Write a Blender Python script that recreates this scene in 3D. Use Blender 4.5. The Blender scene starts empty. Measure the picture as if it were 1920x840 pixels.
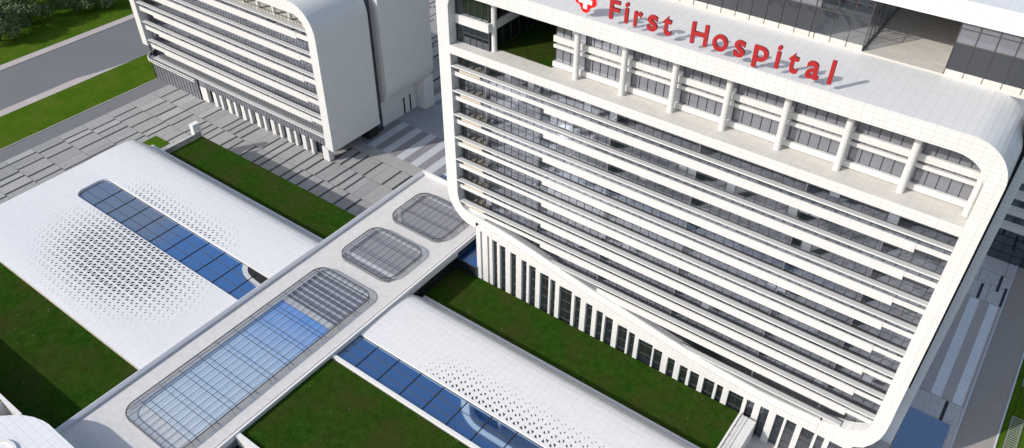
import bpy, math, random
from mathutils import Vector, Matrix
random.seed(7)
S = bpy.context.scene
COL = S.collection
ZG = -6.5          # street and plaza level
ZF = -3.6          # forecourt level east of the lawn

# ------------------------------------------------------------------ materials
class N:
    def __init__(s, name):
        s.m = bpy.data.materials.new(name); s.m.use_nodes = True
        s.t = s.m.node_tree; s.t.nodes.clear()
        s.out = s.t.nodes.new('ShaderNodeOutputMaterial')
    def n(s, typ, **kw):
        nd = s.t.nodes.new(typ)
        ins = kw.pop('ins', {})
        for k, v in kw.items(): setattr(nd, k, v)
        for k, v in ins.items(): s.set(nd, k, v)
        return nd
    def set(s, nd, k, v):
        i = nd.inputs[k]
        if hasattr(v, 'is_linked') or isinstance(v, bpy.types.NodeSocket): s.t.links.new(v, i)
        elif isinstance(v, bpy.types.Node): s.t.links.new(v.outputs[0], i)
        else:
            if isinstance(v, (tuple, list)) and len(v) == 3 and i.type == 'RGBA': v = (*v, 1)
            i.default_value = v
    def math(s, op, a, b=0.0, clamp=False):
        return s.n('ShaderNodeMath', operation=op, use_clamp=clamp, ins={0: a, 1: b}).outputs[0]
    def mix(s, f, a, b):
        nd = s.n('ShaderNodeMix', data_type='RGBA')
        s.set(nd, 0, f); s.set(nd, 6, a); s.set(nd, 7, b)
        return nd.outputs[2]
    def noise(s, vec, scale, detail=4, rough=.55):
        return s.n('ShaderNodeTexNoise', ins={'Vector': vec, 'Scale': scale, 'Detail': detail, 'Roughness': rough}).outputs[0]
    def ramp(s, f, *st):
        nd = s.n('ShaderNodeValToRGB', ins={0: f}); e = nd.color_ramp.elements
        while len(e) < len(st): e.new(.5)
        for i, (p, c) in enumerate(st): e[i].position = p; e[i].color = (*c, 1) if len(c) == 3 else c
        return nd.outputs[0]
    def pos(s): return s.n('ShaderNodeNewGeometry').outputs['Position']
    def bsdf(s, **kw):
        p = s.n('ShaderNodeBsdfPrincipled')
        for k, v in kw.items(): s.set(p, k.replace('_', ' '), v)
        return p.outputs[0]
    def done(s, sh): s.t.links.new(sh, s.out.inputs[0]); return s.m

def schlick(b, f0):
    g = b.n('ShaderNodeNewGeometry')
    d = b.n('ShaderNodeVectorMath', operation='DOT_PRODUCT', ins={0: g.outputs['Normal'], 1: g.outputs['Incoming']}).outputs['Value']
    c = b.math('SUBTRACT', 1.0, b.math('ABSOLUTE', d), True)
    return b.math('ADD', b.math('MULTIPLY', b.math('POWER', c, 5.0), 1 - f0), f0, True)
def wall_uv(b):
    """position mapped on the dominant plane of the surface: walls (x,z) or (y,z), roofs (x,y)"""
    g = b.n('ShaderNodeNewGeometry')
    p = b.n('ShaderNodeSeparateXYZ', ins={0: g.outputs['Position']}).outputs
    q = b.n('ShaderNodeSeparateXYZ', ins={0: g.outputs['True Normal']}).outputs
    top = b.math('GREATER_THAN', b.math('ABSOLUTE', q[2]), .62)
    side = b.math('GREATER_THAN', b.math('ABSOLUTE', q[0]), .72)
    u = b.math('ADD', b.math('MULTIPLY', p[1], side), b.math('MULTIPLY', p[0], b.math('SUBTRACT', 1, side)))
    v = b.math('ADD', b.math('MULTIPLY', p[1], top), b.math('MULTIPLY', p[2], b.math('SUBTRACT', 1, top)))
    return b.n('ShaderNodeCombineXYZ', ins={0: u, 1: v}).outputs[0]

def tile_mat(name, col=(.8, .79, .77), bw=1.2, bh=.6, mort=.035, mcol=None, offset=0.0, uv=False, rough=.35, var=.04, spec=.4, dirt=.08):
    b = N(name)
    vec = b.n('ShaderNodeTexCoord').outputs['UV'] if uv else wall_uv(b)
    c2 = tuple(max(0, x * (1 - var)) for x in col)
    mc = mcol or tuple(x * .66 for x in col)
    br = b.n('ShaderNodeTexBrick', offset=offset, squash=1.0, ins={'Vector': vec, 'Color1': col, 'Color2': c2, 'Mortar': mc,
             'Scale': 1.0, 'Mortar Size': mort / 2, 'Mortar Smooth': .1, 'Bias': 0.0, 'Brick Width': bw, 'Row Height': bh})
    ps = b.pos()
    st_ = b.n('ShaderNodeVectorMath', operation='MULTIPLY', ins={0: ps, 1: (1.0, 1.0, .18)}).outputs[0]
    n1 = b.noise(st_, .5, 6, .65); n2 = b.noise(ps, 6.0, 3)
    f = b.math('MULTIPLY', b.ramp(n1, (.45, (0, 0, 0)), (.8, (1, 1, 1))), dirt)
    c = b.mix(f, br.outputs[0], tuple(x * .72 for x in col))
    r = b.math('ADD', rough - .06, b.math('MULTIPLY', n2, .12))
    return b.done(b.bsdf(Base_Color=c, Roughness=r, Specular_IOR_Level=spec))

def plain(name, col, rough=.5, metal=0.0, spec=.4, var=.12, scale=3.0):
    b = N(name); n = b.noise(b.pos(), scale, 4)
    c = b.mix(n, tuple(x * (1 - var) for x in col), tuple(min(1, x * (1 + var)) for x in col))
    return b.done(b.bsdf(Base_Color=c, Roughness=rough, Metallic=metal, Specular_IOR_Level=spec))

def glass_mat(name, trans, gloss, fac, ior=1.5, rough=.02, wav=0.0):
    b = N(name)
    f = schlick(b, fac)
    gl = b.n('ShaderNodeBsdfGlossy', ins={'Color': gloss, 'Roughness': rough})
    if wav:
        bp = b.n('ShaderNodeBump', ins={'Strength': wav, 'Distance': .05, 'Height': b.noise(b.pos(), .45, 2)})
        b.set(gl, 'Normal', bp.outputs[0])
    tr = b.n('ShaderNodeBsdfTransparent', ins={'Color': trans})
    mx = b.n('ShaderNodeMixShader', ins={0: f, 1: tr.outputs[0], 2: gl.outputs[0]})
    return b.done(mx.outputs[0])

def mirror_mat(name, base, gloss, fac, rough=.03, wav=.02):
    b = N(name)
    gl = b.n('ShaderNodeBsdfGlossy', ins={'Color': gloss, 'Roughness': rough})
    bp = b.n('ShaderNodeBump', ins={'Strength': wav, 'Distance': .05, 'Height': b.noise(b.pos(), .5, 2)})
    b.set(gl, 'Normal', bp.outputs[0])
    n = b.noise(b.pos(), .25, 3)
    c = b.mix(n, tuple(x * .75 for x in base), tuple(x * 1.2 for x in base))
    df = b.n('ShaderNodeBsdfDiffuse', ins={'Color': c})
    f = schlick(b, fac)
    mx = b.n('ShaderNodeMixShader', ins={0: f, 1: df.outputs[0], 2: gl.outputs[0]})
    return b.done(mx.outputs[0])

def grass_mat(name, c0, c1, c2, flowers=True, striped=False):
    b = N(name); p = b.pos()
    n1 = b.noise(p, .16, 6, .65); n2 = b.noise(p, .75, 6, .75); n3 = b.noise(p, 5.0, 4, .75); n4 = b.noise(p, 18, 2, .7)
    c = b.mix(b.ramp(n2, (.34, (0, 0, 0)), (.66, (1, 1, 1))), c0, c1)
    c = b.mix(b.math('MULTIPLY', b.ramp(n1, (.42, (0, 0, 0)), (.62, (1, 1, 1))), .62), c, c2)
    c = b.mix(b.math('MULTIPLY', b.ramp(n3, (.34, (1, 1, 1)), (.58, (0, 0, 0))), .7), c, tuple(x * .3 for x in c0))
    c = b.mix(b.math('MULTIPLY', b.ramp(n4, (.40, (1, 1, 1)), (.6, (0, 0, 0))), .4), c, tuple(x * .4 for x in c0))
    if striped:
        w = b.n('ShaderNodeTexWave', wave_type='BANDS', bands_direction='X', ins={'Vector': p, 'Scale': .35, 'Distortion': 4.0, 'Detail': 2.0}).outputs[1]
        c = b.mix(b.math('MULTIPLY', w, .25), c, tuple(x * 1.4 for x in c1))
    if flowers:
        v = b.n('ShaderNodeTexVoronoi', ins={'Vector': p, 'Scale': 2.3, 'Randomness': 1.0}).outputs['Distance']
        m = b.math('MULTIPLY', b.math('LESS_THAN', v, .13), b.math('GREATER_THAN', b.noise(p, .5, 4, .75), .62))
        c = b.mix(m, c, (.42, .44, .34))
    bp = b.n('ShaderNodeBump', ins={'Strength': .8, 'Distance': .15, 'Height': n3})
    return b.done(b.bsdf(Base_Color=c, Roughness=1.0, Specular_IOR_Level=0.0, Normal=bp.outputs[0]))

def granite_mat(name, c0, c1, scale=14, big=.18):
    b = N(name); p = b.pos()
    n = b.noise(p, scale, 3, .8); n2 = b.noise(p, big, 4)
    v = b.n('ShaderNodeTexVoronoi', ins={'Vector': p, 'Scale': 5.0}).outputs['Distance']
    c = b.mix(b.ramp(n, (.4, (0, 0, 0)), (.6, (1, 1, 1))), c0, c1)
    c = b.mix(b.math('MULTIPLY', n2, .5), c, tuple(x * .72 for x in c0))
    c = b.mix(b.math('MULTIPLY', b.math('LESS_THAN', v, .17), .35), c, tuple(x * .5 for x in c0))
    return b.done(b.bsdf(Base_Color=c, Roughness=.8, Specular_IOR_Level=.25))

M = {}
M['tile'] = tile_mat('white_facade_tile', (.725, .713, .695), mort=.03, dirt=.10, var=.05)
M['tile_uv'] = tile_mat('white_frame_tile', (.725, .716, .70), uv=True, mort=.035, dirt=.10, var=.045)
M['tile_cool'] = tile_mat('cool_white_tile', (.80, .84, .92), dirt=.03)
M['roof_tile'] = tile_mat('white_roof_tile', (.78, .765, .765), bw=1.2, bh=.45, mort=.028, dirt=.12, var=.045)
M['paver_light'] = tile_mat('pale_roof_paver', (.68, .655, .63), bw=.9, bh=.6, offset=.5, mort=.02, mcol=(.58, .55, .52), var=.08, rough=.7, dirt=.10)
M['terrace'] = tile_mat('terrace_stone', (.66, .63, .58), bw=1.2, bh=.6, mort=.03, var=.08, rough=.75, dirt=.25)
M['court'] = tile_mat('beige_court_tile', (.60, .565, .51), bw=2.4, bh=.8, mort=.03, var=.12, rough=.75, dirt=.2, offset=.3)
M['white'] = plain('white_metal_panel', (.77, .755, .73), .35, var=.02)
M['shade'] = plain('pale_grey_blade', (.55, .548, .545), .45, var=.04)
M['beige'] = plain('beige_panel', (.55, .49, .40), .6)
M['coping'] = plain('grey_coping', (.62, .62, .64), .35, var=.05)
M['dark'] = plain('dark_metal_bar', (.022, .022, .024), .4, var=.2)
M['bar'] = plain('grey_glazing_bar', (.075, .07, .068), .4, var=.2)
M['void'] = plain('near_black_matte', (.016, .017, .02), .8)
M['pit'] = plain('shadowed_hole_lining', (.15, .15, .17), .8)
M['interior'] = plain('interior_wall', (.20, .20, .22), .8, var=.3, scale=.3)
M['partition'] = plain('interior_partition', (.33, .32, .33), .8)
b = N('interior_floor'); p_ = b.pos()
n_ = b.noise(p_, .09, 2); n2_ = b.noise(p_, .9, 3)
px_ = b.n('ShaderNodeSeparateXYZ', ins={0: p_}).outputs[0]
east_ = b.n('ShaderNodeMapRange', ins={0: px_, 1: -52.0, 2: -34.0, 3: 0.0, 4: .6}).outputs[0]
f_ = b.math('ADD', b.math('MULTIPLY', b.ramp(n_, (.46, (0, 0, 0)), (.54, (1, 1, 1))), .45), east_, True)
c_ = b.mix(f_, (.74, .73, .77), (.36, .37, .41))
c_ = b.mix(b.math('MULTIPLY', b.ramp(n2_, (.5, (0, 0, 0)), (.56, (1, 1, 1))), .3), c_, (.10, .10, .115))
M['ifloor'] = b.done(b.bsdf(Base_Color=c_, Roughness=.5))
M['glass'] = glass_mat('facade_glass', (.76, .78, .82), (.78, .84, .92), .12, wav=.015)
M['glass_dark'] = mirror_mat('dark_facade_glass', (.018, .02, .025), (.72, .78, .88), .22)
M['glass_rear'] = mirror_mat('grey_tower_glass', (.19, .192, .215), (.75, .8, .9), .13)
M['glass_low'] = mirror_mat('dark_tower_glass', (.045, .047, .052), (.75, .8, .9), .07)  # lower panes darker and less reflective than the upper ones
M['glass_sky'] = glass_mat('skylight_glass', (.90, .92, .94), (.85, .9, 1.0), .12, wav=.01)
M['glass_blue'] = mirror_mat('blue_skylight_glass', (.008, .050, .19), (.58, .78, 1.0), .5, wav=.01)
b = N('painted_reflection_glass'); p_ = b.pos()
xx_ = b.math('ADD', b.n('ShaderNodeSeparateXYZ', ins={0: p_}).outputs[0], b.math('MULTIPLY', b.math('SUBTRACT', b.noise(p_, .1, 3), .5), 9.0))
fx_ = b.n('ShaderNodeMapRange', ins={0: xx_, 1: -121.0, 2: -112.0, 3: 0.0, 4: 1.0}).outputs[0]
df_ = b.n('ShaderNodeBsdfDiffuse', ins={'Color': b.mix(fx_, (.135, .155, .20), (.014, .095, .30))})  # grey-to-blue reflections painted into the base colour along the strip
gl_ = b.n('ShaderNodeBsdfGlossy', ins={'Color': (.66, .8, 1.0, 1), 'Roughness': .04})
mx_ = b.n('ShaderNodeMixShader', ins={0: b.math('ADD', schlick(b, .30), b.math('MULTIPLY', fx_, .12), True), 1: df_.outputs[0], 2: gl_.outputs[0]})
M['glass_reflect'] = b.done(mx_.outputs[0])
M['glass_pool'] = mirror_mat('blue_canopy_glass', (.05, .075, .12), (.66, .76, .92), .5, wav=.01)
M['glass_rail'] = glass_mat('railing_glass', (.62, .63, .64), (.8, .85, .9), .12)
M['red'] = plain('red_letter_enamel', (.40, .020, .022), .4, var=.05)
M['redc'] = plain('bright_red_enamel', (.85, .008, .008), .35, var=.03)
M['lawn'] = grass_mat('daisy_lawn', (.018, .058, .006), (.050, .118, .012), (.075, .068, .022))
M['turf'] = grass_mat('mown_grass', (.046, .118, .008), (.088, .170, .012), (.150, .180, .030), flowers=False, striped=True)
M['plaza'] = granite_mat('grey_granite', (.31, .305, .295), (.46, .45, .44), 5)
M['plaza_b'] = granite_mat('pale_granite', (.36, .355, .345), (.51, .50, .485), 5)
M['plaza_c'] = granite_mat('mid_granite', (.28, .276, .27), (.41, .405, .40), 5)
M['plaza_dark'] = granite_mat('dark_granite', (.045, .048, .052), (.07, .07, .075))
M['seam'] = plain('paving_joint', (.13, .13, .13), .9)
M['slab2'] = granite_mat('mottled_granite', (.52, .47, .44), (.84, .78, .74), 4.5)
M['stripe_d'] = granite_mat('mauve_stone', (.52, .44, .40), (.58, .50, .46), 6)
M['stripe_l'] = granite_mat('pale_blue_stone', (.84, .82, .81), (.90, .88, .87), 6)
M['stripe_e'] = granite_mat('dark_grey_stone', (.24, .235, .25), (.30, .29, .305), 5)
M['stripe_m'] = granite_mat('pale_grey_stone', (.50, .52, .55), (.58, .60, .62), 5)
M['brick'] = tile_mat('small_grey_paver', (.36, .38, .42), bw=1.0, bh=.45, offset=.5, mort=.05, mcol=(.2, .21, .23), var=.12, rough=.8)
M['road'] = granite_mat('asphalt', (.165, .165, .175), (.225, .224, .232), 4, .06)
M['road2'] = granite_mat('dark_asphalt', (.36, .315, .28), (.47, .415, .37), 5, .1)
M['kerb'] = tile_mat('pinkish_kerb_stone', (.50, .44, .42), bw=1.5, bh=3.0, mort=.03, var=.1, rough=.8)
M['ground'] = granite_mat('pale_ground', (.20, .205, .21), (.24, .24, .25), 2)
M['grate'] = plain('pale_steel_grating', (.24, .25, .20), .5)
M['trunk'] = plain('bark', (.06, .045, .035), .9, var=.4)
b = N('tree_leaves'); p_ = b.pos()
oi = b.n('ShaderNodeObjectInfo').outputs['Random']
c_ = b.mix(b.noise(p_, .55, 4, .7), (.05, .09, .028), (.26, .31, .14))
c_ = b.mix(b.math('MULTIPLY', oi, .5), c_, (.05, .09, .03))
M['leaf'] = b.done(b.bsdf(Base_Color=c_, Roughness=.6, Specular_IOR_Level=.3))

# ------------------------------------------------------------------ mesh builder
class MB:
    def __init__(s): s.v = []; s.f = []; s.mi = []; s.uv = {}; s.cur = 0; s.mats = []
    def use(s, key):
        if key not in s.mats: s.mats.append(key)
        s.cur = s.mats.index(key); return s
    def vert(s, *p): s.v.append(tuple(p)); return len(s.v) - 1
    def face(s, idx, uv=None):
        s.f.append(tuple(idx)); s.mi.append(s.cur)
        if uv: s.uv[len(s.f) - 1] = uv
    def quad(s, a, b, c, d, uv=None): s.face([s.vert(*a), s.vert(*b), s.vert(*c), s.vert(*d)], uv)
    def box(s, x0, x1, y0, y1, z0, z1, skip=''):
        v = [s.vert(x, y, z) for z in (z0, z1) for y in (y0, y1) for x in (x0, x1)]
        F = {'b': (0, 2, 3, 1), 't': (4, 5, 7, 6), 's': (0, 1, 5, 4), 'n': (2, 6, 7, 3), 'w': (0, 4, 6, 2), 'e': (1, 3, 7, 5)}
        for k, f in F.items():
            if k not in skip: s.face([v[i] for i in f])
        return s
    def prism(s, poly, axis, a0, a1, caps=True):
        """poly = 2D points; axis 'x': (y,z) extruded along x; 'y': (x,z) along y; 'z': (x,y) along z"""
        def P(p, a):
            return {'x': (a, p[0], p[1]), 'y': (p[0], a, p[1]), 'z': (p[0], p[1], a)}[axis]
        A = [s.vert(*P(p, a0)) for p in poly]; B = [s.vert(*P(p, a1)) for p in poly]
        n = len(poly)
        for i in range(n): s.face([A[i], A[(i + 1) % n], B[(i + 1) % n], B[i]])
        if caps: s.face(A[::-1]); s.face(B)
        return s
    def cyl(s, x, y, z0, z1, r, n=20, r1=None):
        r1 = r if r1 is None else r1
        A = [s.vert(x + r * math.cos(2 * math.pi * i / n), y + r * math.sin(2 * math.pi * i / n), z0) for i in range(n)]
        B = [s.vert(x + r1 * math.cos(2 * math.pi * i / n), y + r1 * math.sin(2 * math.pi * i / n), z1) for i in range(n)]
        for i in range(n): s.face([A[i], A[(i + 1) % n], B[(i + 1) % n], B[i]])
        s.face(A[::-1]); s.face(B); return s
    def bar(s, a, b, r, n=6):
        a = Vector(a); b = Vector(b); d = (b - a).normalized()
        u = d.orthogonal().normalized(); w = d.cross(u)
        A = []; B = []
        for i in range(n):
            o = u * math.cos(2 * math.pi * i / n) * r + w * math.sin(2 * math.pi * i / n) * r
            A.append(s.vert(*(a + o))); B.append(s.vert(*(b + o)))
        for i in range(n): s.face([A[i], A[(i + 1) % n], B[(i + 1) % n], B[i]])
        s.face(A[::-1]); s.face(B); return s
    def ring(s, outer, inner, axis, a0, a1):
        """closed ring between two equal-length loops, extruded along an axis"""
        def P(p, a): return {'y': (p[0], a, p[1]), 'z': (p[0], p[1], a)}[axis]
        n = len(outer)
        V = [[s.vert(*P(p, a)) for p in L] for a in (a0, a1) for L in (outer, inner)]
        for i in range(n):
            j = (i + 1) % n
            s.face([V[0][i], V[0][j], V[1][j], V[1][i]]); s.face([V[2][i], V[3][i], V[3][j], V[2][j]])
            s.face([V[0][i], V[2][i], V[2][j], V[0][j]]); s.face([V[1][i], V[1][j], V[3][j], V[3][i]])
        return s
    def build(s, name, mat=None, parent=None, smooth=False, recalc=True):
        me = bpy.data.meshes.new(name)
        off = Vector((0, 0, 0)); q = parent
        while q is not None: off += q.location; q = q.parent
        me.from_pydata([Vector(p) - off for p in s.v], [], s.f)
        for k in (s.mats or [mat]): me.materials.append(M[k])
        if s.mats:
            me.polygons.foreach_set('material_index', s.mi)
        if s.uv:
            ul = me.uv_layers.new(name='UVMap')
            for fi, uv in s.uv.items():
                for li, c in zip(me.polygons[fi].loop_indices, uv): ul.data[li].uv = c
        me.update()
        if recalc:
            import bmesh
            bm = bmesh.new(); bm.from_mesh(me); bmesh.ops.recalc_face_normals(bm, faces=bm.faces); bm.to_mesh(me); bm.free()
        if smooth: me.polygons.foreach_set('use_smooth', [True] * len(me.polygons))
        o = bpy.data.objects.new(name, me); COL.objects.link(o)
        if parent is not None: o.parent = parent
        return o

def thing(name, label, cat, loc, group=None):
    o = bpy.data.objects.new(name, None); COL.objects.link(o)
    o.location = loc; o.empty_display_size = .5
    o['label'] = label; o['category'] = cat
    if group: o['group'] = group
    return o
def tag(o, label, cat, group=None):
    o['label'] = label; o['category'] = cat
    if group: o['group'] = group
    return o
def struct(o): o['kind'] = 'structure'; return o
def sheet(name, mat, x0, x1, y0, y1, z):
    m = MB(); m.quad((x0, y0, z), (x1, y0, z), (x1, y1, z), (x0, y1, z)); return struct(m.build(name, mat))

def interp(pts, x):
    if x <= pts[0][0]: return pts[0][1]
    for (a, b), (c, d) in zip(pts, pts[1:]):
        if x <= c: return b + (d - b) * (x - a) / (c - a)
    return pts[-1][1]
def arc(cx, cy, rx, ry, a0, a1, n):
    return [(cx + rx * math.cos(math.radians(a0 + (a1 - a0) * i / n)), cy + ry * math.sin(math.radians(a0 + (a1 - a0) * i / n))) for i in range(n + 1)]
def rrect(x0, x1, y0, y1, r, n=8):
    return arc(x1 - r, y1 - r, r, r, 0, 90, n) + arc(x0 + r, y1 - r, r, r, 90, 180, n) + arc(x0 + r, y0 + r, r, r, 180, 270, n) + arc(x1 - r, y0 + r, r, r, 270, 360, n)

# ------------------------------------------------------------------ ground, roads, plaza
sheet('ground', 'ground', -1500, 1500, -1500, 1500, ZG - .15)
sheet('plaza', 'plaza', -182.6, 4.0, -.5, 140, ZG)
sheet('plaza_west', 'plaza', -182.6, -147.0, -140, -.5, ZG).name = 'plaza'
m = MB()                     # granite slabs in three greys, dark bands and joints
rs = random.Random(21)
for row in range(-9, 16):
    y0 = 9.68 + 6.4 * row; y1 = y0 + 6.4
    x = -182.6
    while x < -60:
        w = rs.choice((1.7, 2.1, 2.5, 3.0, 3.8)); wd = rs.choice((.66, .6, .55, .55, .1))
        if not (y1 > 26.2 and -125.5 < x + w < -93) and not (y1 < 2 and x + w > -147.5):
            def q_(xa, xb, ya, yb, z): m.quad((xa, ya, z), (xb, ya, z), (xb, yb, z), (xa, yb, z))
            m.use(rs.choice(('plaza', 'plaza', 'plaza', 'plaza_b', 'plaza_c'))); q_(x, x + w, y0 + .05, y1 - .05, ZG + .006)
            if w > 2.5 and rs.random() < .5: m.use('seam'); q_(x + w * .5, x + w * .5 + .05, y0 + .05, y1 - .05, ZG + .010)
            m.use('plaza_dark' if wd > .2 else 'seam'); q_(x + w, x + w + wd, y0 + .05, y1 - .05, ZG + .006)
        x += w + wd
    m.use('seam'); m.quad((-182.5, y0 - .05, ZG + .002), (-60, y0 - .05, ZG + .002), (-60, y0 + .05, ZG + .002), (-182.5, y0 + .05, ZG + .002))
struct(m.build('plaza_slabs'))
m = MB()                     # striped crossing between the blocks
for i in range(15):
    m.use('stripe_e' if i % 2 == 0 else 'stripe_m'); x = -122.8 + 2.22 * i
    m.quad((x, 25.8, ZG + .012), (x + 2.22, 25.8, ZG + .012), (x + 2.22, 37.9, ZG + .012), (x, 37.9, ZG + .012))
m.use('brick'); m.quad((-122.8, 37.9, ZG + .012), (-70, 37.9, ZG + .012), (-70, 49, ZG + .012), (-122.8, 49, ZG + .012))
for i in range(24):
    m.use('stripe_e' if i % 2 == 0 else 'stripe_m'); x = -124.8 + 2.22 * i
    m.quad((x, 49.0, ZG + .012), (x + 2.22, 49.0, ZG + .012), (x + 2.22, 72, ZG + .012), (x, 72, ZG + .012))
struct(m.build('striped_paving'))
sheet('path', 'road', -187.7, -182.6, -160, 200, ZG + .02)
m = MB(); m.box(-187.95, -187.7, -160, 200, ZG - .1, ZG + .12); struct(m.build('kerb', 'kerb'))
sheet('lawn_verge', 'turf', -202.2, -187.95, -160, 200, ZG + .1)
m = MB(); poly = [(-205.1, -160), (-202.2, -160), (-202.2, 17), (-202.9, 11.5), (-203.9, 6.5), (-205.1, 2.6)]
m.prism(poly[::1], 'z', ZG - .1, ZG + .12); struct(m.build('pavement', 'kerb'))
sheet('road', 'road', -225.7, -202.2, -160, 240, ZG - .02)
m = MB(); m.box(-228.6, -225.7, -160, 260, ZG - .1, ZG + .12); struct(m.build('pavement', 'kerb'))
sheet('grass_field', 'turf', -420, -228.6, -200, 320, ZG + .08)

# forecourt and road east of the hospital
m = MB(); m.use('slab2')
m.quad((-13.9, -60, ZF), (10.7, -60, ZF), (10.7, 120, ZF), (-13.9, 120, ZF))
struct(m.build('forecourt'))
m = MB()
xs = (3.9, 5.6, 7.17, 8.82, 10.25)
for i in range(4):
    m.use('stripe_d' if i % 2 == 0 else 'stripe_l'); m.quad((xs[i], 24.75, ZF + .008), (xs[i + 1], 24.75, ZF + .008), (xs[i + 1], 52, ZF + .008), (xs[i], 52, ZF + .008))
m.use('stripe_d'); m.quad((10.25, 24.75, ZF + .008), (10.62, 24.75, ZF + .008), (10.62, 52, ZF + .008), (10.25, 52, ZF + .008))
m.use('plaza_dark')
for x, y0, y1 in ((8.0, 19.9, 24.6), (6.4, 52.2, 57), (8.9, 56, 61.2), (4.4, 58, 63), (10.2, 52.2, 58)): m.quad((x, y0, ZF + .012), (x + .5, y0, ZF + .012), (x + .5, y1, ZF + .012), (x, y1, ZF + .012))
m.use('seam')
for y in (24.68, 52.05, 57.5, 61.3): m.quad((3.4, y, ZF + .012), (10.6, y, ZF + .012), (10.6, y + .09, ZF + .012), (3.4, y + .09, ZF + .012))
for x, y0, y1 in ((7.9, 52, 57.5), (5.6, 57.5, 61.3), (9.4, 61.3, 66)): m.quad((x, y0, ZF + .016), (x + .08, y0, ZF + .016), (x + .08, y1, ZF + .016), (x, y1, ZF + .016))
struct(m.build('forecourt_stripes'))
m = MB(); m.box(10.66, 10.92, -80, 160, ZF - .3, ZF + .12); m.box(15.9, 16.15, -80, 160, ZF - .3, ZF + .12); struct(m.build('kerb', 'coping'))
sheet('road', 'road2', 10.92, 15.9, -80, 160, ZF - .04).name = 'road'
sheet('grass_strip', 'turf', 16.15, 60, -80, 160, ZF + .06)

# podium lawns (each a raised sheet with its retaining body)
def podium(name, mat, x0, x1, y0, y1, z, side='tile'):
    m = MB(); m.use(mat); m.quad((x0, y0, z), (x1, y0, z), (x1, y1, z), (x0, y1, z))
    m.use(side)
    for a, b in (((x0, y0), (x1, y0)), ((x1, y0), (x1, y1)), ((x1, y1), (x0, y1)), ((x0, y1), (x0, y0))):
        m.quad((*a, ZG - .1), (*b, ZG - .1), (*b, z), (*a, z))
    return struct(m.build(name, None))
podium('lawn', 'lawn', -145.3, -91.5, -12.0, -.5, 0)                 # behind the west pavilion
podium('lawn_center', 'lawn', -71.6, -16.65, -12.0, 0.0, 0).name = 'lawn'
podium('lawn_front', 'lawn', -175, -91.5, -65.8, -50.05, 3.4).name = 'lawn'
podium('roof_lawn', 'lawn', -70.85, -13.9, -48.6, -31.2, 4.2)
podium('roof_lawn_west', 'turf', -175, -99.5, -110, -66.06, 7.9).name = 'roof_lawn'
sheet('grass_patch', 'turf', -163.8, -158.4, -6.2, -1.7, ZG + .1)

# ------------------------------------------------------------------ facade kit shared by the two fronts
RB_ = random.Random(5)
M['blind'] = plain('roller_blind', (.42, .42, .45), .8)
def facade(root, x0, x1, yf, blades, bands, thick_x, thin_h, thick_h, bd, by, gy, sp, zlo, zhi, xclip=lambda z: None, depth=9.0, fl_off=.25, rail=True):
    """blades / bands: z of the blade top and band top of each storey, from the top down"""
    for zb in blades:
        c = xclip(zb); xa = x0 if c is None else max(x0, c)
        xe_ = x1 if zb > 9 or yf > 1 else -3.4
        m = MB(); m.use('shade'); m.box(xa + .02, xe_ - .02, yf + .06, yf + bd, zb - .13, zb)
        m.use('white'); m.box(xa + .02, xe_ - .02, yf + .01, yf + .06, zb - .15, zb + .012)
        o = m.build('sunshade', None, root)
        if rail:
            m = MB(); m.box(xa + .1, xe_ - .1, yf + bd - .02, yf + bd + .06, zb + .02, zb + .12)
            m.build('shade_rail', 'bar', o)
    for zt in bands:
        c = xclip(zt - thin_h); xa = x0 if c is None else max(x0, c)
        m = MB()
        if xa < thick_x[0] - .1: m.box(xa, thick_x[0], yf + by, yf + by + .14, zt - thin_h, zt)
        m.box(max(xa, thick_x[0]), thick_x[1], yf + by - .06, yf + by + .16, zt - thick_h, zt + .02)
        m.box(thick_x[1], x1, yf + by, yf + by + .14, zt - thin_h, zt)
        m.build('spandrel_band', 'tile', root)
        # floor plate with the wall face behind the band
        xl_ = x0 if (zt > 15 or yf > 1) else -66.8
        m = MB(); m.box(xl_, x1, yf + gy + .15, yf + depth, zt - thin_h - .1, zt - thin_h + fl_off); m.build('floor_plate', 'ifloor', root)
    zs = [zhi] + [z - .5 for z in bands] + [zlo]
    for za, zb in zip(zs, zs[1:]):
        xl_ = x0 if (zb > 13 or yf > 1) else -66.8
        m = MB(); m.quad((xl_, yf + gy, zb), (x1, yf + gy, zb), (x1, yf + gy, za), (xl_, yf + gy, za))
        g = m.build('window', 'glass', root, recalc=False)
        if zb > 6 or yf > 1:
            x = x0 + sp * .4
            while x < x1 - sp:
                m = MB()
                if x > xl_ and RB_.random() < .16:
                    hb = RB_.uniform(.5, 2.4); m.use(RB_.choice(('blind', 'blind', 'interior'))); m.quad((x + .05, yf + gy + .12, za - .6 - hb), (x + sp - .05, yf + gy + .12, za - .6 - hb), (x + sp - .05, yf + gy + .12, za - .1), (x + .05, yf + gy + .12, za - .1))
                if m.f: m.build('blind', None, g)
                x += sp
        m = MB(); x = x0 + sp * .4
        while x < xl_: x += sp
        while x < x1: m.box(x - .028, x + .028, yf + gy - .06, yf + gy - .004, zb, za); x += sp
        m.build('mullion', 'dark', g)

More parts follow.
